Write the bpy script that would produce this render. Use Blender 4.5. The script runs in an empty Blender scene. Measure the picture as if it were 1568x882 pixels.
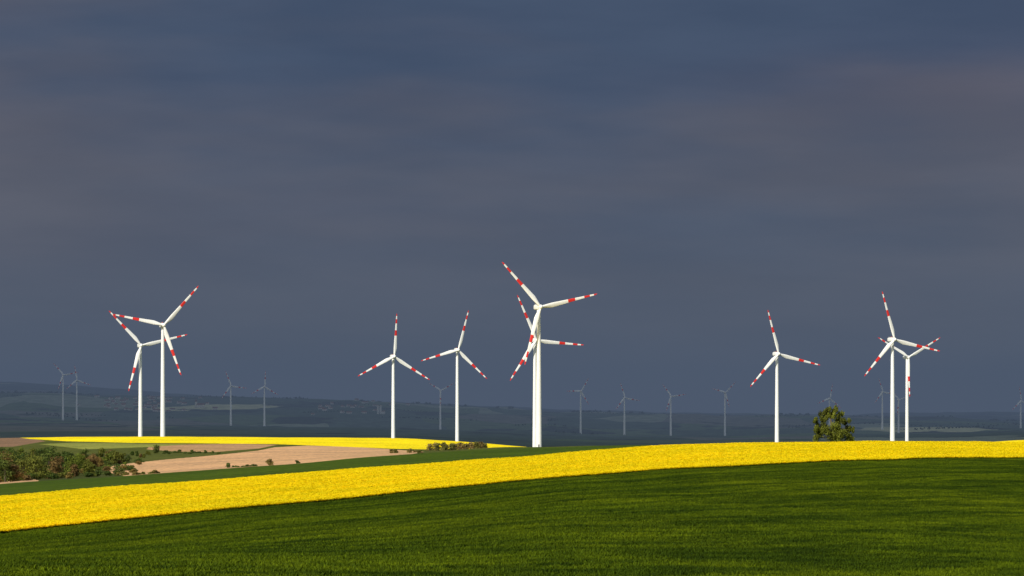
import bpy, math, random
import numpy as np
from mathutils import Vector
random.seed(7); rng=np.random.default_rng(7)
S=bpy.context.scene
F=4355.0; YH=640.0; U0=784.0          # focal length in reference pixels, eye level, centre
SUN_EL=math.radians(31); SUN_AZ=math.radians(212)
SUNV=np.array([math.sin(SUN_AZ)*math.cos(SUN_EL), math.cos(SUN_AZ)*math.cos(SUN_EL), math.sin(SUN_EL)])

# ------------------------------------------------------------------ helpers
def new_obj(name, verts, faces, mats, midx=None, smooth=False, cols=None, sharp=None):
    me=bpy.data.meshes.new(name)
    me.from_pydata([tuple(v) for v in verts] if not isinstance(verts,np.ndarray) else verts.tolist(), [],
                   faces.tolist() if isinstance(faces,np.ndarray) else faces)
    for m in mats: me.materials.append(m)
    if midx is not None: me.polygons.foreach_set('material_index', np.asarray(midx,dtype=np.int32))
    me.polygons.foreach_set('use_smooth', np.full(len(me.polygons), smooth))
    if cols is not None:
        a=me.color_attributes.new(name='Col',type='FLOAT_COLOR',domain='POINT')
        c=np.ones((len(verts),4),dtype=np.float32); c[:,:3]=cols
        a.data.foreach_set('color', c.ravel())
    me.update()
    if sharp: me.set_sharp_from_angle(angle=math.radians(sharp))
    o=bpy.data.objects.new(name,me); S.collection.objects.link(o)
    return o
def mat(name):
    m=bpy.data.materials.new(name); m.use_nodes=True
    nt=m.node_tree; b=nt.nodes['Principled BSDF']
    b.inputs['Roughness'].default_value=0.8
    b.inputs['Specular IOR Level'].default_value=0.2
    return m,nt,b
def N(nt,t,**k):
    n=nt.nodes.new(t)
    for a,v in k.items(): setattr(n,a,v)
    return n
def mixc(nt,fac,a,b,blend='MIX'):
    n=nt.nodes.new('ShaderNodeMix'); n.data_type='RGBA'; n.blend_type=blend
    for idx,v in ((0,fac),(6,a),(7,b)):
        if hasattr(v,'links') : nt.links.new(v,n.inputs[idx])
        elif isinstance(v,(int,float)): n.inputs[idx].default_value=v
        else: n.inputs[idx].default_value=(*v,1)
    return n.outputs[2]
def noise(nt,vec,scale,detail=4,rough=0.55):
    n=N(nt,'ShaderNodeTexNoise'); n.inputs['Scale'].default_value=scale
    n.inputs['Detail'].default_value=detail; n.inputs['Roughness'].default_value=rough
    nt.links.new(vec,n.inputs['Vector']); return n.outputs['Fac']
def mapping(nt,vec,scale=(1,1,1),rot=(0,0,0),loc=(0,0,0)):
    n=N(nt,'ShaderNodeMapping'); n.inputs['Scale'].default_value=scale; n.inputs['Rotation'].default_value=rot
    n.inputs['Location'].default_value=loc
    nt.links.new(vec,n.inputs['Vector']); return n.outputs[0]
def rng_map(nt,v,a,b,c=0.0,d=1.0):
    n=N(nt,'ShaderNodeMapRange'); n.interpolation_type='SMOOTHSTEP'
    for i,x in enumerate((a,b,c,d)): n.inputs[i+1].default_value=x
    nt.links.new(v,n.inputs[0]); return n.outputs[0]
def geo_pos(nt): return N(nt,'ShaderNodeNewGeometry').outputs['Position']

# ------------------------------------------------------------------ terrain function
UK=np.array([-400,0,200,400,600,700,784,870,950,1100,1300,1470,1568,2000],float)
T={
 200:[882]*14,
 524:[850,818,798,779,760,750,741,733,727,717,708,704,703,700],
 700:[790,760,744.5,729,713,706,701,693,687,679,676,676.5,677,678],
 900:[765,741,728,714,697,690,686,684,682.5,680.5,680,680.5,681,682],
 1100:[760,733,723,710,696,691,687.5,686,685,684,684,684,684,685],
 1400:[740,705,697,691,690.5,690.5,688.5,688,688,687,687,686,684,684],
 1600:[715,688,683,683.5,686.5,689,689,690,691,690,689,684,678,672],
 1800:[700,678,674,675,678,683,687,691,692,692,690,681,675,668],
 1900:[695,673,669.5,671,673,678,684.5,691,693,692,690,680,674,667],
 2000:[690,671,668.5,669.5,671,676,682.5,690,693,693,692,682,675,667],
 2400:[691]*14, 3200:[697]*14,
}
def far(us,ys): return list(np.interp(UK,us,ys))
fu=[-400,0,200,400,600,784,1000,1200,1400,1568,2000]
T[4500]=far(fu,[668,668,668,669,671,680,682,680,678,676,676])
T[8000]=far(fu,[640,641,648,653,658,661,669,664,663,660,660])
T[12000]=far(fu,[600,603,607,611,619,627,634,639,640,645,640])
T[13200]=[v+7 for v in T[12000]]
T[18000]=far(fu,[580,586,600,612,618,625,632,637,634,633,634])
T[20000]=[v+10 for v in T[18000]]
T[34000]=[650]*14
CK=np.array([2,60]+sorted(T),float)
def wfun(s): return 1/(1-1.722*np.clip(s,-0.22,0.22))
def pfun(c): 
    t=np.clip((c-900)/1100,0,1); return 1-t*t*(3-2*t)
def d_of(s,c): return c*wfun(s)**pfun(c)
def c_of(s,d):
    lo=np.zeros_like(d)+1.0; hi=np.zeros_like(d)+40000.0
    for _ in range(45):
        m=(lo+hi)/2; g=d_of(s,m)<d; lo=np.where(g,m,lo); hi=np.where(g,hi,m)
    return (lo+hi)/2
ZK=np.zeros((len(UK),len(CK)))
for j,c in enumerate(CK):
    for i,u in enumerate(UK):
        s=(u-U0)/F
        if c==2: ZK[i,j]=-3.0
        elif c==60: ZK[i,j]=-7.2
        else: ZK[i,j]=-(T[c][i]-YH)*float(d_of(np.array(s),np.array(c)))/F
def hermite_tan(x,y):
    h=np.diff(x); dl=np.diff(y,axis=-1)/h
    m=np.zeros_like(y); m[...,0]=dl[...,0]; m[...,-1]=dl[...,-1]
    a=dl[...,:-1]; b=dl[...,1:]
    hm=np.where(a*b>0, 2*a*b/np.where(np.abs(a+b)<1e-12,1,a+b),0); m[...,1:-1]=hm
    return m
def herm(x,yv,m,xq,idx,rows):
    h=x[idx+1]-x[idx]; t=(xq-x[idx])/h
    y0=yv[rows,idx]; y1=yv[rows,idx+1]; m0=m[rows,idx]*h; m1=m[rows,idx+1]*h
    return (2*t**3-3*t**2+1)*y0+(t**3-2*t**2+t)*m0+(-2*t**3+3*t**2)*y1+(t**3-t**2)*m1
LC=np.log(CK); MZ=hermite_tan(LC,ZK)
waves=[(rng.uniform(0,6.28),rng.uniform(0,6.28),2*math.pi/L,L) for L in (90,140,230,380,600,1000,1700) for _ in range(3)]
def sst(x,a,b):
    t=np.clip((x-a)/(b-a),0,1); return t*t*(3-2*t)
def zfun(s,c):
    s=np.atleast_1d(np.asarray(s,float)); c=np.atleast_1d(np.asarray(c,float)); s,c=np.broadcast_arrays(s,c)
    sh=s.shape; s=s.ravel(); c=c.ravel()
    lc=np.clip(np.log(np.clip(c,2,None)),LC[0],LC[-1]-1e-9)
    idx=np.clip(np.searchsorted(LC,lc)-1,0,len(LC)-2)
    cols=np.stack([herm(LC,ZK,MZ,lc,idx,np.full(len(c),k)) for k in range(len(UK))],axis=1)
    mu=hermite_tan(UK,cols)
    uq=np.clip(U0+F*s,UK[0],UK[-1]-1e-6); ui=np.clip(np.searchsorted(UK,uq)-1,0,len(UK)-2)
    z=herm(UK,cols,mu,uq,ui,np.arange(len(c)))
    d=d_of(s,c); X=d*s
    amp=np.clip((d-4200)/6000,0,1)*1.1
    n=np.zeros_like(z)
    for a,b,k,L in waves: n+=np.sin(X*k*math.cos(b)+d*k*math.sin(b)+a)*(L/400)**0.6
    z=z+amp*n
    near=np.clip((d-120)/200,0,1)*np.clip((3000-d)/1500,0,1)
    z=z+near*0.07*(np.sin(X*0.11+d*0.03)+np.sin(X*0.05-d*0.06+1)+np.sin(X*0.23+d*0.02+2)*0.5)
    z=z-0.7*sst(c,530,560)*(1-sst(c,698,712)*np.where(uq<1000,1,0))*np.where(c<1000,1,0)*(1-sst(c,860,1000))
    return z.reshape(sh)
def ground(X,Y):
    X=np.atleast_1d(np.asarray(X,float)); Y=np.atleast_1d(np.asarray(Y,float))
    s=X/Y; return zfun(s,c_of(s,Y))
def place(u,c):
    s=(u-U0)/F; d=float(d_of(np.array(s),np.array(float(c)))); return s*d,d,float(zfun(s,c)[0])
def find_c(u,y,c0,c1):
    cs=np.linspace(c0,c1,400); s=(u-U0)/F; z=zfun(np.full(400,s),cs); d=d_of(np.full(400,s),cs)
    yy=YH-F*z/d; return float(cs[np.argmin(np.abs(yy-y))])

# ------------------------------------------------------------------ ground mesh
ucol=np.concatenate([U0+F*np.linspace(-1.5,-0.26,22)[:-1], np.linspace(-350,-60,60)[:-1], np.arange(-60,860,2.0), np.arange(860,1640,4), np.linspace(1640,1916,50),
                     U0+F*np.linspace(0.27,1.5,22)])
crow=np.unique(np.concatenate([np.geomspace(2,190,30),np.linspace(190,524,100),np.linspace(524,700,50),np.linspace(700,900,60),
      np.linspace(900,2050,340),np.geomspace(2050,4500,50),np.geomspace(4500,20500,190),[24000,34000]]))
sc=(ucol-U0)/F
SG,CG=np.meshgrid(sc,crow); DG=d_of(SG,CG)
ZG=zfun(SG,CG); XG=SG*DG
nr,nc=SG.shape
UG=U0+F*SG; YG=YH-F*ZG/DG
def inpoly(px,py,poly):
    r=np.zeros(px.shape,bool); n=len(poly)
    for i in range(n):
        x1,y1=poly[i]; x2,y2=poly[(i+1)%n]
        c=((y1>py)!=(y2>py)); 
        if y1!=y2: r^= c & (px<(x2-x1)*(py-y1)/(y2-y1)+x1)
    return r
col=np.zeros((nr,nc,3)); col[:]=(0.045,0.075,0.008)
GREEN=(0.040,0.068,0.003); YEL=(0.95,0.72,0.005)
col[(CG<524)]=GREEN
col[(CG>=524)&(CG<700)]=(0.85,0.64,0.004)
col[(CG>=700)&(CG<900)]=(0.052,0.086,0.003)
mid=(CG>=900)&(CG<2300)
col[mid]=(0.085,0.095,0.016)
pol_tan=[(163,716),(185,711),(250,704),(330,697),(395,690),(420,685),(470,682.3),(545,684.5),(600,688),(650,692),(620,697),(600,699),(520,706),(400,716),(300,724),(200,731),(170,724)]
TAN=(0.62,0.36,0.18)
col[mid&(YG>695)&(UG<200)]=(0.06,0.07,0.015)
col[mid&inpoly(UG,YG,pol_tan)]=TAN
col[mid&inpoly(UG,YG,[(228,684),(290,680.5),(370,679.5),(425,681),(395,687),(330,692),(270,691.5),(225,688)])]=(0.47,0.27,0.13)
col[mid&inpoly(UG,YG,[(60,680),(120,677.5),(220,679.5),(290,680),(230,684.5),(130,688)])]=(0.24,0.25,0.05)
col[mid&inpoly(UG,YG,[(-80,745),(0,738),(55,733.5),(62,738),(10,744),(-80,752)])]=TAN
col[mid&inpoly(UG,YG,[(-300,670),(30,668),(70,675.5),(20,684),(-300,690)])]=(0.24,0.14,0.08)
yb=np.interp(UG,[20,45,100,200,330,420,500,600,700,784,830],[669,672,675.5,678,679,680,683,687,689,688.2,684.5])
yl=(CG>1350)&(CG<2150)&(UG>20)&(UG<850)&(YG<yb)
col[yl]=YEL
col[(CG>1350)&(CG<2150)&(UG>1440)]=YEL
col[(CG>=2300)&(CG<3600)]=(0.06,0.09,0.02)
verts=np.stack([XG.ravel(),DG.ravel(),ZG.ravel()],1)
ii=np.arange(nr-1)[:,None]*nc+np.arange(nc-1)[None,:]
ii=ii.ravel(); faces=np.stack([ii,ii+1,ii+nc+1,ii+nc],1)
fd=CG[:-1,:-1].ravel()
midx=np.where(fd<3600,0,1)

# near fields material
mg,nt,b=mat('field_ground')
P=geo_pos(nt); at=N(nt,'ShaderNodeVertexColor',layer_name='Col')
rr=N(nt,'ShaderNodeVectorRotate'); rr.rotation_type='Z_AXIS'; rr.inputs['Angle'].default_value=-math.atan2(1.722,1)
nt.links.new(P,rr.inputs['Vector'])
st=mapping(nt,rr.outputs[0],(0.010,0.10,0))
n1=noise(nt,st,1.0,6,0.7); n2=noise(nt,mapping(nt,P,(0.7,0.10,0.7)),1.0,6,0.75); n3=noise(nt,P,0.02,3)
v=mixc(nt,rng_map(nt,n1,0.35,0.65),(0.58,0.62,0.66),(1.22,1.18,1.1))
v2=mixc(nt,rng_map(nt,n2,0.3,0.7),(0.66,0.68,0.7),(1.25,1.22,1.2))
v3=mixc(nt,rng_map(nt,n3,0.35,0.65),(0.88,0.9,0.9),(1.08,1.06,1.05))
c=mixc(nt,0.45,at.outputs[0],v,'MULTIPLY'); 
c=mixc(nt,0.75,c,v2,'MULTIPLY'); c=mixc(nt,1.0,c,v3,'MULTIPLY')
nt.links.new(c,b.inputs['Base Color'])
bp=N(nt,'ShaderNodeBump'); bp.inputs['Strength'].default_value=0.5; bp.inputs['Distance'].default_value=0.5
nt.links.new(noise(nt,P,1.6,5,0.7),bp.inputs['Height']); nt.links.new(bp.outputs[0],b.inputs['Normal'])
b.inputs['Roughness'].default_value=0.95; b.inputs['Specular IOR Level'].default_value=0.05
# far valley material
mf,nt,b=mat('valley_ground')
P=geo_pos(nt)
P2=mapping(nt,P,(1,0.42,0))
w=N(nt,'ShaderNodeTexNoise'); w.inputs['Scale'].default_value=0.0012
nt.links.new(P2,w.inputs['Vector'])
wm=N(nt,'ShaderNodeVectorMath',operation='MULTIPLY_ADD'); wm.inputs[1].default_value=(420,420,0)
nt.links.new(w.outputs['Color'],wm.inputs[0]); nt.links.new(P2,wm.inputs[2])
vo=N(nt,'ShaderNodeTexVoronoi'); vo.inputs['Scale'].default_value=0.0026
nt.links.new(wm.outputs[0],vo.inputs['Vector'])
sp=N(nt,'ShaderNodeSeparateColor'); nt.links.new(vo.outputs['Color'],sp.inputs[0])
cr=N(nt,'ShaderNodeValToRGB'); cr.color_ramp.interpolation='CONSTANT'
els=[(0,(0.05,0.075,0.05)),(0.22,(0.075,0.105,0.05)),(0.42,(0.06,0.085,0.06)),(0.58,(0.16,0.18,0.12)),(0.70,(0.05,0.075,0.05)),(0.80,(0.34,0.33,0.18)),(0.86,(0.11,0.11,0.085))]
e=cr.color_ramp.elements; e[0].position=0; e[0].color=(*els[0][1],1); e[1].position=els[1][0]; e[1].color=(*els[1][1],1)
for p,cc in els[2:]:
    q=e.new(p); q.color=(*cc,1)
nt.links.new(sp.outputs[0],cr.inputs[0])
fo=rng_map(nt,noise(nt,P2,0.0022,5,0.65),0.54,0.59)
c=mixc(nt,fo,cr.outputs[0],(0.026,0.038,0.03))
c=mixc(nt,0.6,c,mixc(nt,rng_map(nt,noise(nt,P2,0.02,5,0.7),0.3,0.7),(0.6,0.6,0.6),(1.3,1.3,1.3)),'MULTIPLY')
nt.links.new(c,b.inputs['Base Color']); b.inputs['Roughness'].default_value=1
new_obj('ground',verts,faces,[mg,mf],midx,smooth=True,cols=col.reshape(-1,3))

# ------------------------------------------------------------------ crops
def crop_mat(name,streak=0.5,trans=0.3,rand=0.6):
    m,nt,b=mat(name)
    at=N(nt,'ShaderNodeVertexColor',layer_name='Col'); P=geo_pos(nt)
    rr=N(nt,'ShaderNodeVectorRotate'); rr.rotation_type='Z_AXIS'; rr.inputs['Angle'].default_value=-math.atan2(1.722,1)
    nt.links.new(P,rr.inputs['Vector'])
    n1=noise(nt,mapping(nt,rr.outputs[0],(0.014,0.13,0)),1.0,6,0.65)
    n4=noise(nt,mapping(nt,rr.outputs[0],(0.06,0.5,0)),1.0,4,0.65)
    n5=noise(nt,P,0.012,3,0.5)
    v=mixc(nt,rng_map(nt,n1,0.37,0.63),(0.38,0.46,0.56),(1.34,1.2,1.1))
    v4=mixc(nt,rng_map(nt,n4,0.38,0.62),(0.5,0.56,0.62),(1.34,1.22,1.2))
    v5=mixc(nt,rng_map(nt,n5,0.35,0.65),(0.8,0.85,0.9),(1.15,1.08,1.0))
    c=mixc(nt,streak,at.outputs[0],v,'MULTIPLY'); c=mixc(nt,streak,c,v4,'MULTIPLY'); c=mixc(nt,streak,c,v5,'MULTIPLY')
    oi=N(nt,'ShaderNodeObjectInfo')
    c=mixc(nt,rand,c,mixc(nt,oi.outputs['Random'],(0.7,0.72,0.7),(1.3,1.25,1.2)),'MULTIPLY')
    nt.links.new(c,b.inputs['Base Color'])
    tr=N(nt,'ShaderNodeBsdfTranslucent'); nt.links.new(c,tr.inputs['Color'])
    mx=N(nt,'ShaderNodeMixShader'); mx.inputs[0].default_value=trans
    nt.links.new(b.outputs[0],mx.inputs[1]); nt.links.new(tr.outputs[0],mx.inputs[2])
    nt.links.new(mx.outputs[0],nt.nodes['Material Output'].inputs['Surface'])
    b.inputs['Specular IOR Level'].default_value=0.1
    return m
def tuft_mesh():
    V=[];Fc=[];C=[]
    for i in range(24):
        a=random.uniform(0,6.28); r=random.uniform(0,0.48); x,y=r*math.cos(a),r*math.sin(a)
        h=random.uniform(0.2,0.40); l=random.uniform(0,6.28); lean=random.uniform(0.05,0.22); wd=random.uniform(0.03,0.055)
        dx,dy=math.cos(l),math.sin(l); k=len(V)
        V+= [(x-dy*wd,y+dx*wd,-0.1),(x+dy*wd,y-dx*wd,-0.1),(x+dx*lean*.4+dy*wd*.9,y+dy*lean*.4-dx*wd*.9,h*.65),(x+dx*lean*.4-dy*wd*.9,y+dy*lean*.4+dx*wd*.9,h*.65),(x+dx*lean,y+dy*lean,h)]
        Fc+= [(k,k+1,k+2,k+3),(k+3,k+2,k+4)]
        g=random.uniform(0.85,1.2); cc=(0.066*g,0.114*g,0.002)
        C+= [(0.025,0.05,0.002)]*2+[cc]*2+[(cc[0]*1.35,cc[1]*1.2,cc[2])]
    return V,Fc,C
def rape_mesh():
    V=[];Fc=[];C=[]
    def q(x,y,z,s,cc,tilt):
        a=random.uniform(0,6.28); b=random.uniform(-tilt,tilt); k=len(V)
        ux,uy=math.cos(a),math.sin(a); n=Vector((-uy*math.cos(b),ux*math.cos(b),math.sin(b)))
        for p,r in ((-1,-1),(1,-1),(1,1),(-1,1)):
            V.append((x+ux*s*p+n.x*s*r,y+uy*s*p+n.y*s*r,z+n.z*s*r)); C.append(cc)
        Fc.append((k,k+1,k+2,k+3))
    for i in range(44):
        a=random.uniform(0,6.28); r=0.64*math.sqrt(random.random()); z=random.uniform(0.55,0.74)
        g=random.uniform(0.95,1.04)
        q(r*math.cos(a),r*math.sin(a),z,random.uniform(0.045,0.08),(0.95*g,0.765*g,0.004),0.7)
    for i in range(14):
        a=random.uniform(0,6.28); r=0.5*math.sqrt(random.random())
        q(r*math.cos(a),r*math.sin(a),random.uniform(0.0,0.38),random.uniform(0.06,0.13),(0.12,0.16,0.01),1.5)
    return V,Fc,C
def scatter(name,partname,tm,material,c0,c1,count,smin,smax):
    V,Fc,C=tm
    s=rng.uniform(-0.2,0.2,count*3); c=np.sqrt(rng.uniform(c0**2,c1**2,count*3))
    w2=wfun(s)**2; keep=rng.uniform(0,w2.max(),len(s))<w2
    s=s[keep][:count]; c=c[keep][:count]
    if c0>500:
        s=np.concatenate([s,rng.uniform(-0.2,0.2,3000)]); c=np.concatenate([c,c0+rng.uniform(-0.6,0.8,3000)])
    d=d_of(s,c); z=zfun(s,c)
    pts=np.stack([s*d,d,z],1)
    me=bpy.data.meshes.new(name); me.from_pydata(pts.tolist(),[],[]); me.update()
    o=bpy.data.objects.new(name,me); S.collection.objects.link(o)
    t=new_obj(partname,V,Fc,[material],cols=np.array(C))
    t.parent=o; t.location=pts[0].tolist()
    ng=bpy.data.node_groups.new(name+'_scatter','GeometryNodeTree')
    ng.interface.new_socket('Geometry',in_out='INPUT',socket_type='NodeSocketGeometry')
    ng.interface.new_socket('Geometry',in_out='OUTPUT',socket_type='NodeSocketGeometry')
    gi=ng.nodes.new('NodeGroupInput'); go=ng.nodes.new('NodeGroupOutput')
    ip=ng.nodes.new('GeometryNodeInstanceOnPoints'); ob=ng.nodes.new('GeometryNodeObjectInfo')
    ob.inputs['Object'].default_value=t; ob.inputs['As Instance'].default_value=True
    rv=ng.nodes.new('FunctionNodeRandomValue'); rv.data_type='FLOAT_VECTOR'
    rv.inputs[0].default_value=(-0.12,-0.12,0); rv.inputs[1].default_value=(0.12,0.12,6.28)
    rs=ng.nodes.new('FunctionNodeRandomValue'); rs.data_type='FLOAT'
    rs.inputs[2].default_value=smin; rs.inputs[3].default_value=smax
    L=ng.links.new
    L(gi.outputs[0],ip.inputs['Points']); L(ob.outputs['Geometry'],ip.inputs['Instance'])
    L(rv.outputs[0],ip.inputs['Rotation']); L(rs.outputs[1],ip.inputs['Scale']); L(ip.outputs[0],go.inputs[0])
    md=o.modifiers.new('scatter','NODES'); md.node_group=ng
    return o
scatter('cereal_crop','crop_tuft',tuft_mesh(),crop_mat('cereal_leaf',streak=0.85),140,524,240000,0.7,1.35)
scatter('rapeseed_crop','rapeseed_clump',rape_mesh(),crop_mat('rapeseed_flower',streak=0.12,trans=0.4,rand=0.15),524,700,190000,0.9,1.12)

# ------------------------------------------------------------------ wind turbines
def paint(name,colr,rough=0.45,dirt=0.05):
    m,nt,b=mat(name); tc=N(nt,'ShaderNodeTexCoord')
    n=noise(nt,mapping(nt,tc.outputs['Object'],(0.6,0.6,0.05)),1.5,5)
    c=mixc(nt,rng_map(nt,n,0.3,0.7),tuple(x*(1-dirt*2) for x in colr),colr)
    nt.links.new(c,b.inputs['Base Color']); b.inputs['Roughness'].default_value=rough; b.inputs['Specular IOR Level'].default_value=0.35
    return m
m_white=paint('turbine_white_paint',(0.76,0.76,0.73)); m_red=paint('turbine_red_paint',(0.60,0.025,0.02)); m_dark=paint('nacelle_vent_grey',(0.15,0.15,0.16))
YAW=math.radians(18)
def turbine(uh,yh,dist,ang,R=45.0,yaw=YAW,scale_w=1.0):
    Nn=np.array([math.sin(yaw),-math.cos(yaw),0]); H=np.array([math.cos(yaw),math.sin(yaw),0]); Zv=np.array([0,0,1.0])
    hub=np.array([(uh-U0)/F*dist,dist,(YH-yh)*dist/F])
    tx=hub-Nn*4.6; gz=float(ground(tx[0],tx[1])[0])-0.5
    base=np.array([tx[0],tx[1],gz])
    hl=hub-base
    V=[];Fc=[];M=[]
    def rings(rs,mi,cap=True):
        n=len(rs[0]); k=len(V)
        for rg in rs: V.extend(rg)
        for i in range(len(rs)-1):
            for j in range(n):
                a=k+i*n+j; bb=k+i*n+(j+1)%n
                Fc.append((a,bb,bb+n,a+n)); M.append(mi[i] if isinstance(mi,list) else mi)
        if cap:
            Fc.append(tuple(k+j for j in range(n))[::-1]); M.append(mi[0] if isinstance(mi,list) else mi)
            Fc.append(tuple(k+(len(rs)-1)*n+j for j in range(n))); M.append(mi[-1] if isinstance(mi,list) else mi)
    def circ(z,r,n=28,cx=0,cy=0): return [(cx+r*math.cos(2*math.pi*j/n),cy+r*math.sin(2*math.pi*j/n),z) for j in range(n)]
    ht=hl[2]-1.9
    rb,rt=2.25*scale_w,1.35*scale_w
    zs=[(0,rb*1.12),(0.8,rb*1.12),(0.85,rb)]
    for f in (0.25,0.5,0.75):
        z=ht*f; rr_=rb+(rt-rb)*f; zs+=[(z-0.12,rr_+0.02),(z-0.1,rr_+0.09),(z+0.1,rr_+0.09),(z+0.12,rr_-0.01)]
    zs+=[(ht,rt)]
    rings([circ(z,r_) for z,r_ in zs],0)
    def sup(center,w,h,n=24,e=0.45):
        o=[]
        for j in range(n):
            t=2*math.pi*j/n; cx=math.copysign(abs(math.cos(t))**e,math.cos(t))*w; cz=math.copysign(abs(math.sin(t))**e,math.sin(t))*h
            o.append(tuple(center+H*cx+Zv*cz))
        return o
    tc=np.array([0,0,hl[2]])
    prof=[(2.6,1.2,1.3),(2.2,1.75,1.8),(0.5,1.9,1.95),(-4.5,1.9,2.0),(-7.2,1.7,1.75),(-7.9,1.1,1.2)]
    rings([sup(tc+Nn*a+Zv*0.1,w,h) for a,w,h in prof],0)
    rings([sup(tc-Nn*5.0+Zv*(2.05),1.2,0.9,12),sup(tc-Nn*6.4+Zv*(2.05),1.2,0.9,12)],2)
    rings([circ(hl[2]+2.1,0.25,10,-Nn[0]*2,-Nn[1]*2),circ(hl[2]+2.9,0.2,10,-Nn[0]*2,-Nn[1]*2)],1)
    hp=[(-2.0,1.5),(-1.2,1.75),(0,1.8),(0.9,1.55),(1.7,0.95),(2.1,0.25)]
    rings([[tuple(hl+Nn*a+H*(r_*math.cos(2*math.pi*j/20))+Zv*(r_*math.sin(2*math.pi*j/20))) for j in range(20)] for a,r_ in hp],0)
    k=len(V)
    for (px,pz) in ((-0.5,1.2),(0.5,1.2),(0.5,3.4),(-0.5,3.4)): V.append((px,-rb-0.06,pz))
    Fc.append((k,k+1,k+2,k+3)); M.append(2)
    fr=[0.02,0.06,0.1,0.15,0.2,0.27,0.35,0.42,0.485,0.55,0.61,0.69,0.77,0.87,0.94,0.975,1.0]
    ch=lambda f: np.interp(f,[0,0.05,0.12,0.2,0.35,0.6,0.8,0.94,0.985,1],[1.9,1.9,3.0,3.7,3.1,2.05,1.5,1.1,0.8,0.2])*scale_w
    th=lambda f: np.interp(f,[0,0.06,0.2,0.5,1],[1.9,1.8,0.9,0.4,0.06])
    for kk in range(3):
        a=math.radians(ang+120*kk); B=H*math.cos(a)+Zv*math.sin(a); Tn=-H*math.sin(a)+Zv*math.cos(a)
        rs=[];mi=[]
        for i,f in enumerate(fr):
            c=ch(f); t=th(f); tw=math.radians(np.interp(f,[0,0.2,1],[16,12,1])); off=-0.5*(c-1.9)*0.55
            ring=[]
            bend=1.8*f*f
            for j in range(14):
                q=2*math.pi*j/14; x=0.5*c*math.cos(q)+off; y=0.5*t*math.sin(q)*(1+0.35*math.cos(q))
                X2=x*math.cos(tw)-y*math.sin(tw); Y2=x*math.sin(tw)+y*math.cos(tw)
                ring.append(tuple(hl+B*(f*R)+Tn*X2+Nn*(Y2+bend)))
            rs.append(ring)
            if i<len(fr)-1:
                m_=(f+fr[i+1])/2; mi.append(1 if (0.485<m_<0.61 or 0.77<m_<0.87 or m_>0.94) else 0)
        rings(rs,mi)
    o=new_obj('wind_turbine',V,Fc,[m_white,m_red,m_dark],M,smooth=True,sharp=40)
    o.location=base.tolist()
    return o
for t in [(251,498,2419,48.4),(216.5,529,2684,13.4),(604,546,2969,87),(702,536,3110,75.4),(828,470,2107,12.7),(821.5,521,2578,-5.5),
          (1192.5,542,2800,-14.3),(1370,520,2545,-13.3),(1391.5,547,3239,30)]:
    turbine(*t)
for t in [(97,574,8000,10),(118,582,8300,-20),(354,591,7800,-8.5),(405.5,592,7900,88),(675,598,8100,29),(890,599,8000,60),(957,609,7900,-11),
          (1028,607,7800,8),(1111,601,8100,45),(1271,610,8200,80),(1352,600,8400,-10),(1377,612,8000,20),(1564,614,8500,100)]:
    turbine(*t,R=43,scale_w=1.3)

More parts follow.
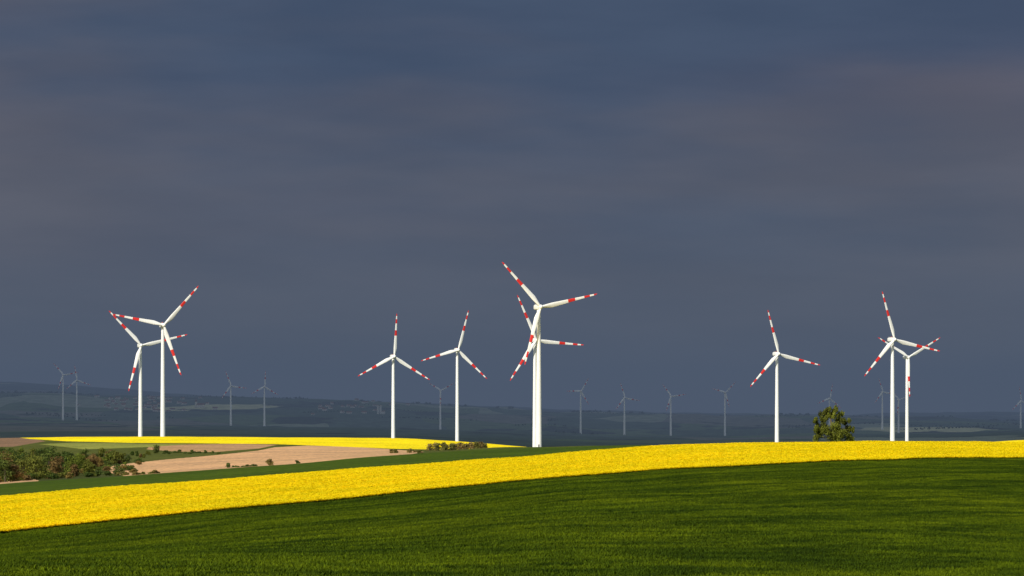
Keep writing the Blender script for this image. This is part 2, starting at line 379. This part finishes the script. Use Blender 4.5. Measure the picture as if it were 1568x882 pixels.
# ------------------------------------------------------------------ foliage
def leaf_mat(name,trans=0.38):
    m,nt,b=mat(name); at=N(nt,'ShaderNodeVertexColor',layer_name='Col')
    nt.links.new(at.outputs[0],b.inputs['Base Color'])
    tr=N(nt,'ShaderNodeBsdfTranslucent'); nt.links.new(at.outputs[0],tr.inputs['Color'])
    mx=N(nt,'ShaderNodeMixShader'); mx.inputs[0].default_value=trans
    nt.links.new(b.outputs[0],mx.inputs[1]); nt.links.new(tr.outputs[0],mx.inputs[2])
    nt.links.new(mx.outputs[0],nt.nodes['Material Output'].inputs['Surface']); return m
m_leaf=leaf_mat('leaves'); 
m_bark,nt,b=mat('bark'); nt.links.new(mixc(nt,noise(nt,geo_pos(nt),3,5),(0.05,0.035,0.025),(0.14,0.11,0.08)),b.inputs['Base Color'])
class Fol:
    def __init__(s): s.V=[];s.C=[];s.W=[];s.WF=[]
    def lump(s,c,r,n,size,colr,var=0.3,shell=0.5):
        p=rng.normal(size=(n,3)); p/=np.linalg.norm(p,axis=1)[:,None]
        nrm=p.copy()
        rad=rng.uniform(0,1,n)**(shell)*rng.uniform(0.8,1.15,n)
        p=p*rad[:,None]*np.array(r)+np.array(c)
        nn=nrm+rng.normal(size=(n,3))*0.55; nn/=np.linalg.norm(nn,axis=1)[:,None]
        a=np.cross(nn,rng.normal(size=(n,3))); a/=np.linalg.norm(a,axis=1)[:,None]
        b_=np.cross(nn,a)
        sz=rng.uniform(0.5,1.1,n)[:,None]*size
        q=np.stack([p-a*sz,p-b_*sz*0.6,p+a*sz,p+b_*sz*0.6],1)
        s.V.append(q.reshape(-1,3))
        cc=np.array(colr)[None,:]*rng.uniform(1-var,1+var,n)[:,None]
        s.C.append(np.repeat(cc,4,axis=0))
    def limb(s,p0,p1,r0,r1,n=7):
        p0=np.array(p0,float);p1=np.array(p1,float); ax=p1-p0; ax/=np.linalg.norm(ax)
        u=np.cross(ax,[0.3,0.9,0.1]); u/=np.linalg.norm(u); v=np.cross(ax,u); k=len(s.W)
        for p,r in ((p0,r0),((p0+p1)/2+u*r0*0.5,(r0+r1)/2),(p1,r1)):
            for j in range(n):
                t=2*math.pi*j/n; s.W.append(p+u*r*math.cos(t)+v*r*math.sin(t))
        for i in range(2):
            for j in range(n):
                a=k+i*n+j; b_=k+i*n+(j+1)%n; s.WF.append((a,b_,b_+n,a+n))
    def build(s,name):
        V=np.concatenate(s.V); C=np.concatenate(s.C); n=len(V)//4
        faces=np.arange(len(V)).reshape(-1,4).tolist(); mi=[0]*n
        if s.W:
            k=len(V); V=np.concatenate([V,np.array(s.W)]); C=np.concatenate([C,np.ones((len(s.W),3))*0.1])
            faces+= [tuple(k+x for x in f) for f in s.WF]; mi+=[1]*len(s.WF)
        return new_obj(name,V,faces,[m_leaf,m_bark],mi,cols=C)
def small_tree(f,x,y,z,h,w,colr,n=900,leaf=0.5,low=0.12):
    f.limb((x,y,z-0.5),(x+random.uniform(-.3,.3),y,z+h*0.6),0.022*h,0.01*h)
    k=random.randint(7,10)
    for i in range(k):
        t=(i+0.5)/k; hz=(low+(0.83-low)*t)*h
        a=random.uniform(0,6.28); rr_=random.uniform(0.15,0.6)*w*0.5*math.sqrt(1.15-t)
        lx,ly,lz=x+rr_*math.cos(a),y+rr_*math.sin(a),z+hz
        f.limb((x,y,z+hz*0.4),(lx,ly,lz),0.014*h,0.005*h,5)
        g=random.uniform(0.7,1.3)
        f.lump((lx,ly,lz),(w*0.30,w*0.30,h*0.17*random.uniform(.8,1.2)),n//k,leaf,[q*g for q in colr])
# tree on the right
f=Fol(); x,y,z=place(1275,830); d=y; k=d/F
zc=-(676-YH)*k
f.limb((x,y,z-0.5),(x-0.5,y,zc+7),0.45,0.28,10); f.limb((x-0.5,y,zc+7),(x-1,y,zc+12.5),0.28,0.05)
lumps=[(-24,10,9,14),(-22,24,8,13),(-13,35,8,13),(-5,45,7,11),(4,43,7,12),(12,33,8,13),(20,23,9,13),(26,10,8,13),(0,14,18,19),(-10,22,12,15),(10,18,12,15),(29,20,4,7),(-28,33,4,5),(-9,0,20,13),(14,0,18,13)]
for dx,h,rx,rz in lumps:
    cx=x+dx*k; cz=zc+h*k; cy=y+random.uniform(-2,2)
    f.limb((x-0.3,y,zc+max(h*k*0.35,0)),(cx,cy,cz),0.16,0.03,6)
    for q in range(8):
        g=random.uniform(0.5,1.5)
        f.lump((cx+random.uniform(-.65,.65)*rx*k,cy+random.uniform(-2.2,2.2),cz+random.uniform(-.7,.75)*rz*k),(rx*k*0.42,rx*k*0.5,rz*k*0.42),210,0.30,(0.135*g,0.15*g,0.018*g),0.35)
f.build('deciduous_tree')
# woodland on the left
f=Fol()
pal=[(0.12,0.13,0.02),(0.13,0.14,0.02),(0.20,0.14,0.035),(0.06,0.09,0.014),(0.12,0.15,0.018),(0.08,0.105,0.018),(0.055,0.085,0.014),(0.17,0.11,0.035)]
for i in range(230):
    u=random.uniform(-150,245); c=random.uniform(925,1400)
    if u>150 and c<1180+ (u-150)*2.2: continue
    if u>60 and c<960+(u-60)*0.9: continue
    x,y,z=place(u,c)
    ytop=np.interp(u,[-150,0,30,70,110,150,180,200,245],[675,680,678,679,680,684,688,692,698])+random.uniform(0,16)
    hmax=-(ytop-YH)*y/F-z
    h=min(random.uniform(3.5,9.5),hmax)
    if h<1.2: h=random.uniform(1.2,2)
    small_tree(f,x,y,z,h,h*random.uniform(0.8,1.2),random.choice(pal),900,0.36)
for i in range(190):
    u=random.uniform(-100,215); c=random.uniform(905,1300)
    if u>60 and c<925+(u-60)*0.95: continue
    x,y,z=place(u,c); h=random.uniform(1,2.4); small_tree(f,x,y,z,h,h*2.0,random.choice(pal),300,0.30,0.2)
f.build('woodland')
# shrubs
def shrub(items,name,cset,n=500,leaf=0.28):
    f=Fol()
    for (u,yb_,w,h) in items:
        c=find_c(u,yb_,905,1500); x,y,z=place(u,c); k=y/F
        small_tree(f,x,y,z-0.2,h*k,w*k,random.choice(cset),n,leaf)
    f.build(name)
olive=[(0.16,0.135,0.03),(0.18,0.14,0.04),(0.13,0.13,0.025)]; dk=[(0.07,0.10,0.02),(0.085,0.11,0.02)]
shrub([(240,694,16,15)],'bush',dk,900); shrub([(350,716,9,9)],'bush',dk,500); shrub([(412,713,14,12)],'bush',olive,700); shrub([(455,710.5,8,6)],'bush',dk,400)
def jit(a,b,st): 
    u=a; o=[]
    while u<b: o.append(u); u+=st*random.uniform(0.5,1.7)
    return o
shrub([(u,715.5,random.uniform(4,9),random.uniform(2.5,5)) for u in jit(357,397,5)],'hedge',dk,300)
shrub([(u,694.5+random.uniform(-1,1),random.uniform(6,12),random.uniform(3,7)) for u in jit(252,335,7)],'hedge',dk,300)
shrub([(u,728-(u-185)*0.02,random.uniform(6,13),random.uniform(3,8)) for u in jit(180,250,7)],'hedge',olive,350)
shrub([(u,690.5-(u-655)*0.03,random.uniform(13,19),random.uniform(11,16)) for u in jit(658,745,6)],'hedge',[(0.20,0.16,0.05),(0.16,0.15,0.035),(0.24,0.17,0.06)],800)
shrub([(u,694,11,random.uniform(5,9)) for u in (600,606,628,636,643)],'hedge',olive,350)

# distant hedgerows and woods in the valley
f=Fol()
for i in range(34):
    u=random.uniform(-300,1900); d0=random.uniform(7600,11500); L=random.uniform(60,380); sl=random.uniform(-1.2,1.2)
    s=(u-U0)/F; X0=s*d0
    m=int(L/9); xs=X0+np.linspace(0,L,m)+rng.normal(size=m)*4; ys=d0+sl*np.linspace(0,L,m)+rng.normal(size=m)*8
    zs=ground(xs,ys)
    for x,y,z in zip(xs,ys,zs):
        if random.random()<0.25: continue
        h=random.uniform(2.5,7); f.lump((x,y,z+h*0.4),(h*0.6,h*0.6,h*0.5),16,2.0,(0.032,0.05,0.024))
for u0,u1,cc,nn in ((-300,600,12000,600),(600,1250,12000,160),(1250,1900,12000,260)):
    us=rng.uniform(u0,u1,nn); ds=cc+rng.normal(size=nn)*130; zs=zfun((us-U0)/F,ds)
    for u,d_,z in zip(us,ds,zs):
        if math.sin(u*0.021)+math.sin(u*0.057+1)<-0.1: continue
        f.lump(((u-U0)/F*d_,d_,z+2.5),(9,9,6),14,5,(0.028,0.042,0.024))
f.build('distant_tree_line')

# ------------------------------------------------------------------ village, church, silo
def plain(name,cr_,r=0.9):
    m,nt,b=mat(name); nt.links.new(mixc(nt,noise(nt,geo_pos(nt),0.4,4),tuple(x*0.75 for x in cr_),cr_),b.inputs['Base Color']); b.inputs['Roughness'].default_value=r; return m
m_wall=plain('plaster',(0.55,0.52,0.46)); m_roof=plain('roof_tiles',(0.17,0.09,0.06)); m_win=plain('window_glass',(0.03,0.04,0.05),0.3); m_conc=plain('concrete',(0.55,0.55,0.5))
def house(V,Fc,M,x,y,z,l,w,h,rh,a):
    k=len(V); ca,sa=math.cos(a),math.sin(a)
    def P(px,py,pz): V.append((x+px*ca-py*sa,y+px*sa+py*ca,z+pz))
    for px,py in ((-l,-w),(l,-w),(l,w),(-l,w)): P(px,py,-2)
    for px,py in ((-l,-w),(l,-w),(l,w),(-l,w)): P(px,py,h)
    P(-l,0,h+rh); P(l,0,h+rh)
    Fc.extend([(k,k+1,k+5,k+4),(k+1,k+2,k+6,k+5),(k+2,k+3,k+7,k+6),(k+3,k,k+4,k+7),(k+4,k+7,k+8),(k+5,k+9,k+6)]); M.extend([0]*6)
    k2=len(V); e=0.5
    P(-l-e,-w-e,h-0.4);P(l+e,-w-e,h-0.4);P(l+e,0,h+rh+.15);P(-l-e,0,h+rh+.15);P(l+e,w+e,h-0.4);P(-l-e,w+e,h-0.4)
    Fc.extend([(k2,k2+1,k2+2,k2+3),(k2+3,k2+2,k2+4,k2+5)]); M.extend([1,1])
    for t in (-0.6,0,0.6):
        k3=len(V); P(t*l-.6,-w-.05,1);P(t*l+.6,-w-.05,1);P(t*l+.6,-w-.05,2.4);P(t*l-.6,-w-.05,2.4); Fc.append((k3,k3+1,k3+2,k3+3)); M.append(2)
V=[];Fc=[];M=[]
for i in range(85):
    u=random.gauss(225,45) if i<60 else random.gauss(540,40); c=random.uniform(9300,11300); x,y,z=place(u,c)
    house(V,Fc,M,x,y,z,random.uniform(5,10),random.uniform(4,6),random.uniform(3.5,6),random.uniform(2.5,4),random.uniform(-0.8,0.8))
new_obj('village_houses',V,Fc,[m_wall,m_roof,m_win],M)
V=[];Fc=[];M=[]; x,y,z=place(307,10000)
house(V,Fc,M,0,0,0,14,6,10,6,0.2); house(V,Fc,M,-15,-3,0,3.5,3.5,21,0.5,0.2)
k=len(V); 
for px,py in ((-1,-1),(1,-1),(1,1),(-1,1)): V.append((-15+px*3.9,-3+py*3.9,21.8))
V.append((-15,-3,33)); Fc+=[(k,k+1,k+4),(k+1,k+2,k+4),(k+2,k+3,k+4),(k+3,k,k+4)]; M+=[1]*4
o=new_obj('church',V,Fc,[m_wall,m_roof,m_win],M); o.location=(x,y,z)
V=[];Fc=[];M=[]; c_s=find_c(581,634,7000,11500); x,y,z=place(581,c_s)
for cx in (-4.2,4.2):
    k=len(V); n=20
    for zz,r in ((-3,4),(28,4),(28.4,4.3),(29,4.3),(31.5,0.6)):
        for j in range(n): V.append((cx+r*math.cos(2*math.pi*j/n),r*math.sin(2*math.pi*j/n),zz))
    for i in range(4):
        for j in range(n): a=k+i*n+j; b_=k+i*n+(j+1)%n; Fc.append((a,b_,b_+n,a+n)); M.append(0 if i<3 else 1)
house(V,Fc,M,12,2,0,7,6,9,3,0)
o=new_obj('grain_silo',V,Fc,[m_conc,m_roof,m_win],M); o.location=(x,y,z)

# ------------------------------------------------------------------ cloud sheet added out of frame to shade the valley
Hc=2600.0; off=Hc/SUNV[2]*SUNV[:2]
y0=3850+off[1]; y1=15500.0
gx=np.linspace(-17000,15000,90); gy=np.linspace(y0,y1,60)
GX,GY=np.meshgrid(gx,gy)
GYw=GY.copy(); edge=np.clip(1-(GY-y0)/1200,0,1); GYw+=edge*(60*np.sin(GX/210)+90*np.sin(GX/530+1)+50*np.sin(GX/97+2))
GZ=Hc+60*np.sin(GX/700+GY/900)+40*np.sin(GX/260-GY/310)+30*np.sin(GX/130+GY/170+2)
cv=np.stack([GX.ravel(),GYw.ravel(),GZ.ravel()],1); n_=90
ci=(np.arange(59)[:,None]*n_+np.arange(89)[None,:]).ravel(); cf=np.stack([ci,ci+1,ci+n_+1,ci+n_],1)
mc,nt,b=mat('cloud'); b.inputs['Base Color'].default_value=(0.5,0.5,0.52,1); b.inputs['Roughness'].default_value=1
tr=N(nt,'ShaderNodeBsdfTranslucent'); tr.inputs['Color'].default_value=(0.60,0.72,0.92,1); mx=N(nt,'ShaderNodeMixShader'); mx.inputs[0].default_value=0.58  # translucency raised so the added sheet also brightens valley and far turbines
nt.links.new(b.outputs[0],mx.inputs[1]); nt.links.new(tr.outputs[0],mx.inputs[2]); nt.links.new(mx.outputs[0],nt.nodes['Material Output'].inputs['Surface'])
new_obj('shade_cloud',cv,cf,[mc],smooth=True)

# ------------------------------------------------------------------ haze in the valley (homogeneous volume, scattered light put in as emission)
hv=[];x_=22000
for zz in (-200,420):
    for px,py in ((-x_,3500),(x_,3500),(x_,26000),(-x_,26000)): hv.append((px,py,zz))
hf=[(3,2,1,0),(4,5,6,7),(0,1,5,4),(1,2,6,5),(2,3,7,6),(3,0,4,7)]
mh=bpy.data.materials.new('haze_glow'); mh.use_nodes=True; nt=mh.node_tree; nt.nodes.clear()
out=N(nt,'ShaderNodeOutputMaterial'); ab=N(nt,'ShaderNodeVolumeAbsorption'); em=N(nt,'ShaderNodeEmission'); ad=N(nt,'ShaderNodeAddShader')
sig=1.15e-4; ab.inputs['Color'].default_value=(0,0,0,1); ab.inputs['Density'].default_value=sig
em.inputs['Color'].default_value=(0.070,0.097,0.150,1); em.inputs['Strength'].default_value=sig
nt.links.new(ab.outputs[0],ad.inputs[0]); nt.links.new(em.outputs[0],ad.inputs[1]); nt.links.new(ad.outputs[0],out.inputs['Volume'])
new_obj('haze',hv,hf,[mh])

# ------------------------------------------------------------------ world
W=bpy.data.worlds.new("World"); S.world=W; W.use_nodes=True; nt=W.node_tree
bgA=nt.nodes['Background']; sky=N(nt,'ShaderNodeTexSky'); sky.sky_type='NISHITA'; sky.sun_disc=False
sky.sun_elevation=SUN_EL; sky.sun_rotation=SUN_AZ
nt.links.new(sky.outputs[0],bgA.inputs['Color']); bgA.inputs['Strength'].default_value=0.10
tc=N(nt,'ShaderNodeTexCoord'); G=tc.outputs['Generated']
sx=N(nt,'ShaderNodeSeparateXYZ'); nt.links.new(G,sx.inputs[0])
mA=mapping(nt,G,(3.4,3.4,17),(0,math.radians(-5),0),(0.9,0,0.35))
nA=noise(nt,mA,1.0,4,0.5); nB=noise(nt,mapping(nt,G,(2.6,2.6,12),(0,math.radians(5),0),(4.1,2,1.3)),1.3,3,0.45)
nC=noise(nt,mapping(nt,G,(8,8,40),(0,math.radians(-8),0),(1.1,2,0.3)),1.0,5,0.55)
c=mixc(nt,rng_map(nt,nA,0.38,0.64),(0.058,0.086,0.146),(0.104,0.110,0.147))
c=mixc(nt,rng_map(nt,nB,0.48,0.74,0,0.25),c,(0.090,0.088,0.138))
hz=rng_map(nt,sx.outputs['Z'],-0.005,0.12,0.92,0.0)
c=mixc(nt,hz,c,(0.110,0.124,0.156))
c=mixc(nt,1.0,c,mixc(nt,rng_map(nt,nC,0.3,0.7),(0.90,0.92,0.94),(1.10,1.08,1.06)),'MULTIPLY')
bgB=N(nt,'ShaderNodeBackground'); nt.links.new(c,bgB.inputs['Color'])
mk=rng_map(nt,sx.outputs['Y'],-0.35,0.25)
mxs=N(nt,'ShaderNodeMixShader'); nt.links.new(mk,mxs.inputs[0]); nt.links.new(bgA.outputs[0],mxs.inputs[1]); nt.links.new(bgB.outputs[0],mxs.inputs[2])
nt.links.new(mxs.outputs[0],nt.nodes['World Output'].inputs['Surface'])

# ------------------------------------------------------------------ sun, camera
sl=bpy.data.lights.new('sun','SUN'); sl.energy=5; sl.angle=math.radians(0.5); sl.color=(1,0.94,0.82)
so=bpy.data.objects.new('sun',sl); S.collection.objects.link(so)
so.rotation_euler=Vector(tuple(SUNV)).to_track_quat('Z','Y').to_euler()
cam=bpy.data.cameras.new('camera'); cam.lens=100; cam.sensor_width=36; cam.shift_y=(YH-441)/1568; cam.clip_start=0.5; cam.clip_end=80000
co=bpy.data.objects.new('camera',cam); co.rotation_euler=(math.radians(90),0,0); S.collection.objects.link(co); S.camera=co
S.view_settings.view_transform='Standard'; S.view_settings.look='None'; S.view_settings.exposure=0
